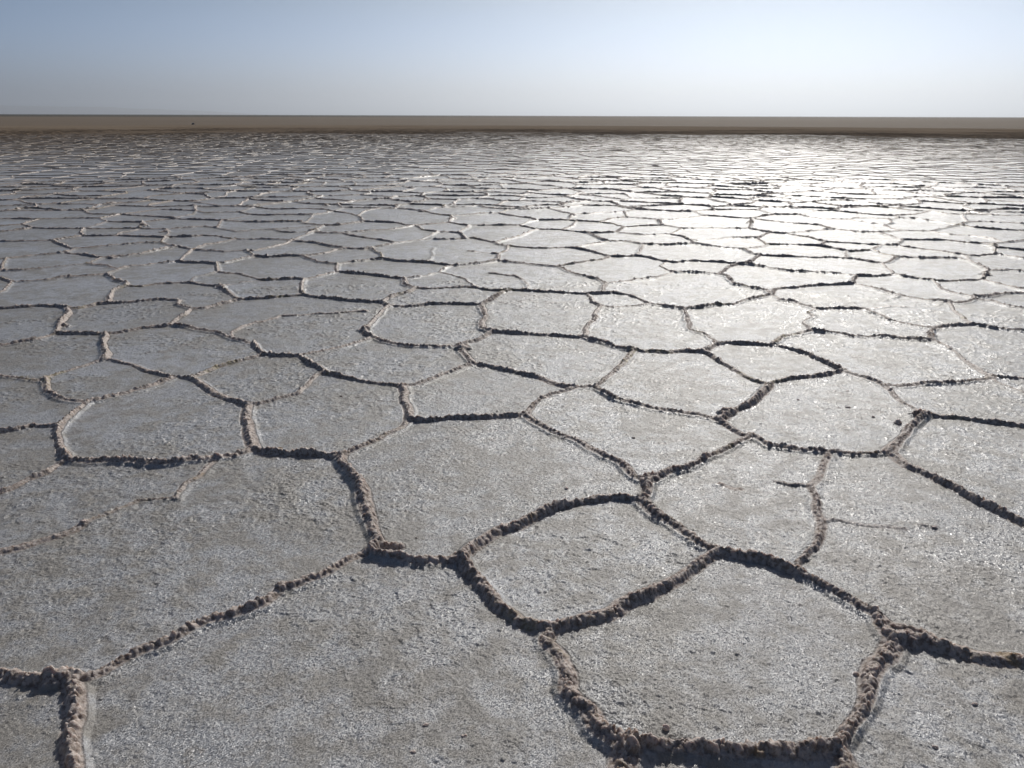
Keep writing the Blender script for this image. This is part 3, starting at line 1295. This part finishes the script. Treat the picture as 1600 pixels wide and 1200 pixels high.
# ---- everything farther off: sheet and ridges as one body of plates nobody could count
rest = groups[2 * NC + 5]
i = rest // (NA - 1); j = rest % (NA - 1); b = i * NA + j
f = np.stack([b, b + 1, b + NA + 1, b + NA], 1)[:, ::-1]
u, inv = np.unique(f.ravel(), return_inverse=True)
co = [CO[u]]; fl_ = [inv.reshape(-1, 4)]; rd = [RF[u]]; n0 = len(u)
# flat annulus
AN = np.linspace(-ANG - .05, ANG + .05, 60); RN = np.array([rr[-1], 30, 45, 70, 100, R_FAR])
for ri in range(len(RN) - 1):
    pass
gx = (RN[:, None] * np.sin(AN)[None]); gy = (RN[:, None] * np.cos(AN)[None])
co.append(np.stack([gx.ravel(), gy.ravel(), np.full(gx.size, 0.003)], 1)); rd.append(np.zeros(gx.size))
qi, qj = np.meshgrid(np.arange(len(RN) - 1), np.arange(len(AN) - 1), indexing='ij')
bb = (qi * len(AN) + qj).ravel() + n0
fl_.append(np.stack([bb, bb + len(AN), bb + len(AN) + 1, bb + 1], 1)); n0 += gx.size
# ridges
segs = [(s, P) for s, P in POLYS if np.hypot(P[:, 0], P[:, 1]).max() > R_GRID - .2 and np.abs(np.arctan2(P[:, 0], P[:, 1])).min() < ANG]
for s, a, b2_ in FARSEG:
    if not ang_ok(((a + b2_) / 2)[None], ANG)[0]: continue
    r = np.hypot(*a)
    segs.append((s, warp(lowwarp(subdiv(np.array([a, b2_]), 0.10 if r < 45 else 0.25 if r < 80 else 0.5)))))
for k, (s, P) in enumerate(segs):
    r = np.hypot(P[:, 0], P[:, 1])
    if r.mean() < R_GRID + .5:
        keep = r > rr[-1] - 0.03
        if keep.sum() < 2: continue
        P = P[keep]
    T = np.gradient(P, axis=0); T /= np.maximum(np.linalg.norm(T, axis=1), 1e-9)[:, None]
    N = np.stack([-T[:, 1], T[:, 0]], 1)
    n = len(P)
    h = 1.03 * H0 * s * RNG.uniform(0.85, 1.15, n) * np.clip((142 - np.hypot(P[:, 0], P[:, 1]) - 32 * vnoise(P[:, 0] * .12, P[:, 1] * .12, 99)) / 58, 0.03, 1); wv = 0.020 * (0.6 + .5 * s) * RNG.uniform(.8, 1.2, n)
    off = RNG.uniform(-.012, .012, n)
    pr = [(-1.0, 0.0, 0.0), (-0.4, 0.72, 1.0), (0.0, 1.0, 1.0), (0.4, 0.72, 1.0), (1.0, 0.0, 0.0)]
    rows = [np.concatenate([P + N * ((q * wv + off)[:, None]), (hh * h * (RNG.uniform(.8, 1.15, n) if hh else 1))[:, None] - (0.004 if hh == 0 else 0)], 1) for q, hh, _ in pr]
    co.append(np.stack(rows, 1).reshape(-1, 3)); rd.append(np.tile([q[2] * min(1, 1.25 * s) for q in pr], n))
    ii, jj = np.meshgrid(np.arange(n - 1), np.arange(4), indexing='ij')
    bb = (ii * 5 + jj).ravel() + n0
    fl_.append(np.stack([bb, bb + 5, bb + 6, bb + 1], 1)[:, ::-1]); n0 += 5 * n
F4 = np.concatenate(fl_); co = np.concatenate(co); rd = np.concatenate(rd)
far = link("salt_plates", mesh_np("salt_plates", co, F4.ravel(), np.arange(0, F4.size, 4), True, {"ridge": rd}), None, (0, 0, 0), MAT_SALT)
tag(far, "distant uncountable salt plates and ridges merging into dark streaks below the horizon", "salt crust", kind="stuff")
print("far verts", len(co))

if DUMP:
    nbr = {}
    for q, ts in ed.items():
        if len(ts) == 2:
            a_, b_ = TCELL[ts[0]], TCELL[ts[1]]
            if a_ != b_: nbr.setdefault(a_, set()).add(b_); nbr.setdefault(b_, set()).add(a_)
    for n_, (c, o) in enumerate(PLATES):
        print("PLATE", n_, c, CPC[c].round().astype(int), int(CPX[c]), round(CAREA[c], 2), len(nbr.get(c, ())))
# ------------------------------------------------------------------ what each plate is called
HAND = {
(542, 1073): "huge grey salt plate filling the bottom left half, three clods near its front",
(274, 884): "large grey plate above the long left diagonal ridge, thin broken ridge along its back",
(1135, 1038): "rounded plate at the bottom right with a thick lumpy ridge along its front",
(1440, 872): "wide plate at the right edge crossed by a faint short crack ending in a clod",
(742, 756): "big central salt plate with a grainy patch in its middle",
(910, 881): "smooth diamond-like plate just right of and below the big central plate",
(1469, 1118): "plate filling the bottom right corner with two small clods on it",
(1166, 787): "flaky plate with a short dark crack, left of the broken upright ridge at right",
(246, 669): "large shield-shaped grey plate on the left with an unbroken ridge all round",
(1291, 652): "glossy plate on the right strewn with small clods, upright lump at its corner",
(990, 676): "glossy plate behind the big central plate with one dark oval pebble",
(131, 779): "wedge-shaped plate at the left edge in front of the shield-shaped plate",
(512, 655): "grey plate left of centre with a small dark pebble near its back",
(1518, 721): "triangular right edge plate behind the long diagonal ridge, no clods on it",
(450, 506): "broad plate left of centre split by a thin winding crack across its middle",
(1066, 602): "glossy plate just in front of the flat straight ridge right of centre",
(1383, 561): "wide glossy plate on the right with a dull grey stain across it",
(54, 1135): "small shaded plate cut off by the bottom left corner",
(745, 618): "five-sided plate directly behind the big central plate's straight back ridge",
(857, 560): "broad pale plate at the centre between two ridges meeting at its right tip",
(276, 549): "oval grey plate behind the shield-shaped plate on the left",
(608, 568): "long bowed plate left of centre, curved like a shallow bowl along its front",
(1510, 629): "pale plate at the right edge beside the upright salt lump",
(1010, 517): "bright glossy plate with a rope-like ridge on its left side, right of centre",
(843, 491): "upright-looking pale plate at the centre with wavy rope-like ridges left and right",
(1172, 503): "glaring white plate right of centre with a zigzag ridge on its right",
(671, 510): "pale plate just left of centre, rope-like ridge at its left and right ends",
(1367, 477): "glossy plate on the right with a faint crack running across its front half",
(405, 594): "grey plate left of centre whose front edge is only a faint dotted ridge",
(1136, 1191): "sliver of plate in front of the thick lumpy ridge at the bottom edge",
(1072, 455): "large lens-shaped glaring white plate in the sun glitter right of centre",
(78, 558): "grey plate at the left edge with a pale upright ridge at its right end",
(1543, 547): "pale plate at the right edge behind the bright crumbling junction of ridges",
(820, 436): "wide grey plate at the centre with a small isolated dark crack on it",
(41, 714): "small bluish plate at the left edge in front of a pale bulging ridge",
(47, 634): "grey plate cut by the left edge, just behind the small bluish plate",
(1202, 568): "small glossy leaf-shaped plate right of centre, pointed at both ends",
(190, 497): "long grey plate on the left with a notch in its back right corner",
(158, 598): "small rounded plate on the left hemmed in by a curled hook of ridge",
(94, 458): "smooth wide grey plate near the left edge, thick shaded ridge along its front",
(693, 394): "very wide pale plate at the centre with a thin crack near each end",
(1348, 509): "glossy plate on the right with a ragged zigzag ridge at its left end",
(554, 450): "smooth hexagonal grey plate left of centre behind the plate split by a crack",
(44, 507): "bluish plate at the left edge bounded right by a pale standing ridge",
}
def auto_label(c):
    x, y = CPC[c]
    area = CAREA[c]
    pts = PT[TCELL == c].reshape(-1, 2)
    asp = (pts[:, 0].max() - pts[:, 0].min()) / max(1.0, pts[:, 1].max() - pts[:, 1].min())
    size = "broad" if area > 1.5 else "small" if area < .55 else "middle-sized"
    shape = "thin sliver-like" if asp > 9 else "flat narrow" if asp > 5.5 else "lens-shaped" if asp > 3.6 else "blocky"
    light = "glaring white" if 1000 < x < 1480 and y < 470 else "dull grey" if x < 620 else "pale grey"
    return f"{size} {shape} {light} salt plate", x / 16, y / 12
used = set(); left = list(PLATES); hand_done = set()
for (hx, hy), lab in HAND.items():
    c, o = min(PLATES, key=lambda q: abs(CPC[q[0]][0] - hx) + abs(CPC[q[0]][1] - hy))
    if c in hand_done: continue
    hand_done.add(c); used.add(lab)
    tag(o, lab, "salt plate", "salt plates of the cracked crust")
for c, o in PLATES:
    if c in hand_done: continue
    a, px_, py_ = auto_label(c)
    lab = f"{a}, {px_:.0f}% across and {py_:.0f}% down the photo"
    if lab in used: lab = f"{a}, centred {px_:.1f}% across, {py_:.1f}% down"
    if lab in used: lab = f"{a}, centred {px_:.2f}% across, {py_:.2f}% down"
    used.add(lab)
    tag(o, lab, "salt plate", "salt plates of the cracked crust")
# ------------------------------------------------------------------ loose things lying on the crust
def z_at(x, y):
    r = math.hypot(x, y); a = math.atan2(x, y)
    if r > rr[-1] - .1: return 0.0
    i = int(np.searchsorted(rr, r)); j = int(round((a + AMAX) / DA))
    return float(Z[max(0, i - 1):i + 2, max(0, j - 1):j + 2].mean())

def lump_mesh(name, sx, sy, sz, seed, rough=.35):
    import bmesh
    bm = bmesh.new(); bmesh.ops.create_icosphere(bm, subdivisions=4, radius=1.0)
    for v in bm.verts:
        p = v.co.copy()
        n = 0
        for o, (f_, a_) in enumerate(((1.3, 1.0), (3.1, .5), (7.0, .28))):
            q = np.array([p.x * f_ + seed * 3.7 + p.z * f_ * .6]); w_ = np.array([p.y * f_ - seed * 1.9 + p.z * f_ * .8])
            n += a_ * (float(vnoise(q, w_, seed + o)[0]) - .5)
        k = 1 + rough * n * 1.6
        if p.z < -.35: p.z = -.35 - (p.z + .35) * -.2
        v.co = Vector((p.x * sx * k, p.y * sy * k, (p.z * k + .32) * sz))
    me = bpy.data.meshes.new(name); bm.to_mesh(me); bm.free()
    for p in me.polygons: p.use_smooth = True
    return me

LUMPS = [
    # name, px, py, width, depth, height (m), label, category, material
    ("pebble", 533, 621, .020, .014, .012, "small dark pebble on the plate left of the central big plate", "pebble", MAT_STONE),
    ("pebble", 990, 686, .019, .014, .012, "dark oval pebble on the glossy plate behind the central big plate", "pebble", MAT_STONE),
    ("pebble", 651, 843, .011, .009, .008, "tiny brown pebble near the front left corner of the central big plate", "pebble", MAT_STONE),
    ("pebble", 389, 516, .018, .013, .010, "tiny reddish brown pebble on the cracked plate left of centre, far side", "pebble", MAT_STONE),
    ("salt_clod", 885, 766, .015, .012, .016, "rough little salt clod on the right half of the central big plate", "clod", MAT_CLOD),
    ("salt_clod", 725, 1152, .014, .010, .010, "salt clod with a tail of crumbs on the front plate at the bottom edge", "clod", MAT_CLOD),
    ("salt_clod", 665, 1136, .017, .009, .008, "flat brownish clod on the front plate left of its crumb trail", "clod", MAT_CLOD),
    ("salt_clod", 645, 1177, .014, .010, .008, "lowest brownish clod on the front plate near the bottom edge", "clod", MAT_CLOD),
    ("salt_clod", 1040, 1143, .017, .013, .022, "pointed brown clod standing on the thick ridge at the bottom edge", "clod", MAT_CLOD),
    ("salt_clod", 1337, 1056, .016, .014, .018, "rounded tan clod on the inner side of the bottom right ridge", "clod", MAT_CLOD),
    ("salt_clod", 1522, 1104, .017, .010, .010, "small clod on the bottom right corner plate, upper one", "clod", MAT_CLOD),
    ("salt_clod", 1460, 1171, .013, .010, .010, "small clod on the bottom right corner plate, lower one", "clod", MAT_CLOD),
    ("salt_clod", 1402, 663, .034, .026, .046, "upright beige salt lump beside the corner of the right hand plate", "clod", MAT_CLOD),
    ("salt_clod", 1325, 638, .026, .017, .016, "largest of the clods scattered across the right hand plate", "clod", MAT_CLOD),
    ("salt_clod", 1364, 653, .016, .013, .018, "small clod on the right hand plate nearest the upright lump", "clod", MAT_CLOD),
    ("salt_clod", 1247, 626, .014, .011, .010, "small dark clod on the left half of the right hand plate", "clod", MAT_CLOD),
    ("salt_clod", 1324, 613, .016, .012, .010, "dark clod at the back of the right hand plate", "clod", MAT_CLOD),
    ("salt_clod", 1460, 827, .020, .012, .012, "brown clod at the end of the faint crack, right side plate", "clod", MAT_CLOD),
    ("salt_clod", 437, 703, .030, .018, .018, "orange stained salt lump on top of the left ridge", "clod", MAT_OCHRE),
    ("salt_clod", 132, 823, .022, .014, .014, "pale clod on the thin ridge crossing the left front plates", "clod", MAT_CLOD),
    ("stone", 302, 194.6, .22, .18, .26, "dark far stone on the brown plain, left of centre below the horizon", "stone", MAT_STONE),
    ("stone", 125, 223.5, .20, .12, .07, "low dark stone among the distant plates near the left edge", "stone", MAT_STONE),
]
for k, (nm, px, py, wx, dy_, hz, lab, cat, mt) in enumerate(LUMPS):
    gx_, gy_ = ground(px, py)
    o = link(nm, lump_mesh(nm, *((wx * .52, dy_ * .52, hz * .42) if nm != "stone" else (wx, dy_, hz)), 100 + k), None, (gx_, gy_, z_at(gx_, gy_) - hz * .12), mt)
    o.rotation_euler = (0, 0, RNG.uniform(-.5, .5))
    tag(o, lab, cat)
HAZE = 0.00009
# ------------------------------------------------------------------ ground, hills, air
def disc():
    R = np.array([0.0, 1, 3, 8, 20, 60, 130, 300, 800, 2000, 6000, 16000, 30000]); n = 96
    co = [(0, 0, -0.012)]; fs = []
    for r in R[1:]:
        for k in range(n):
            t = 2 * math.pi * k / n; co.append((r * math.cos(t), r * math.sin(t), -0.012))
    for k in range(n): fs.append((0, 1 + k, 1 + (k + 1) % n))
    for q in range(len(R) - 2):
        for k in range(n):
            a = 1 + q * n + k; b = 1 + q * n + (k + 1) % n; fs.append((a, a + n, b + n, b))
    me = bpy.data.meshes.new("ground"); me.from_pydata(co, [], fs); return me
tag(link("ground", disc(), None, (0, 0, 0), MAT_GROUND), kind="structure")

def hill_range(x0, x1, dist, hmax, seed):
    nx, ny = 160, 26
    co = []; fs = []
    for j in range(ny):
        v = j / (ny - 1); env = math.sin(math.pi * v) ** 1.3
        for i in range(nx):
            u = i / (nx - 1)
            x = x0 + (x1 - x0) * u; y = dist + 5000 * v
            e = min(1, u * 8) * max(0, (1 - u)) ** 0.55
            h = hmax * env * e * (0.55 + 0.45 * float(fbm(np.array([x / 2600]), np.array([y / 2600]), seed, 5)[0]) / .6)
            co.append((x, y, h - 2))
    for j in range(ny - 1):
        for i in range(nx - 1):
            a = j * nx + i; fs.append((a, a + 1, a + nx + 1, a + nx))
    me = bpy.data.meshes.new("hills"); me.from_pydata(co, [], fs)
    me.polygons.foreach_set("use_smooth", [True] * len(fs)); return me
tag(link("hills", hill_range(-22000, -6800, 19000, 370, 5), None, (0, 0, 0), MAT_HILL), kind="structure")

# ------------------------------------------------------------------ light
SUN_AZ = math.radians(18.0)      # to the right of the view
SUN_EL = math.radians(34.0)
sd = bpy.data.lights.new("sun", 'SUN'); sd.energy = 5.0; sd.angle = math.radians(0.53); sd.color = (1.0, .965, .905)
so = bpy.data.objects.new("sun", sd); COL.objects.link(so)
dv = Vector((math.sin(SUN_AZ) * math.cos(SUN_EL), math.cos(SUN_AZ) * math.cos(SUN_EL), math.sin(SUN_EL)))
so.rotation_euler = dv.to_track_quat('Z', 'Y').to_euler(); so.location = (4, 8, 12)

w = bpy.data.worlds.new("World"); scene.world = w; w.use_nodes = True
nt = w.node_tree; g = NT(nt)
sky = g.n("ShaderNodeTexSky"); sky.sky_type = 'NISHITA'; sky.sun_disc = False
sky.sun_elevation = SUN_EL; sky.sun_rotation = SUN_AZ
sky.altitude = 0; sky.air_density = 1.0; sky.dust_density = 2.0; sky.ozone_density = 1.0
# cool white balance of the picture, stronger in the dusty air low over the plain
dz = g.n("ShaderNodeSeparateXYZ"); g.val(dz, 0, g.n("ShaderNodeTexCoord").outputs["Generated"])
tint = g.mix(g.ramp(dz.outputs[2], 0.0, 0.15, smooth=False), rgb(.73, 1.02, 1.90), rgb(.44, .53, .635))
tint = g.mix(g.ramp(dz.outputs[2], 0.16, 0.6), tint, rgb(.74, .73, .78))
mu = g.n("ShaderNodeMix", data_type='RGBA', blend_type='MULTIPLY'); g.val(mu, 0, 1.0); g.val(mu, 6, sky.outputs[0]); g.val(mu, 7, tint)
bg = nt.nodes["Background"]; nt.links.new(mu.outputs[2], bg.inputs[0]); bg.inputs[1].default_value = 0.10

def haze_box(x, y0, y1, z0, z1, dens):
    co = [(a, b, c) for c in (z0, z1) for b in (y0, y1) for a in (-x, x)]
    me = bpy.data.meshes.new("haze"); me.from_pydata(co, [], [(0, 2, 3, 1), (4, 5, 7, 6), (0, 1, 5, 4), (2, 6, 7, 3), (0, 4, 6, 2), (1, 3, 7, 5)])
    m, t = new_mat("dusty_air"); h = NT(t)
    v = h.n("ShaderNodeVolumePrincipled"); h.val(v, "Color", rgb(.86, .91, .97)); h.val(v, "Density", dens); h.val(v, "Anisotropy", .71)
    out = h.n("ShaderNodeOutputMaterial"); t.links.new(v.outputs[0], out.inputs["Volume"])
    return link("haze", me, None, (0, 0, 0), m)
if HAZE:
    tag(haze_box(30500, -30500, 30500, -1.5, 420, HAZE), kind="stuff")

scene.cycles.use_denoising = True
scene.view_settings.view_transform = 'Standard'; scene.view_settings.look = 'None'
scene.view_settings.exposure = -0.50; scene.view_settings.gamma = 1.0
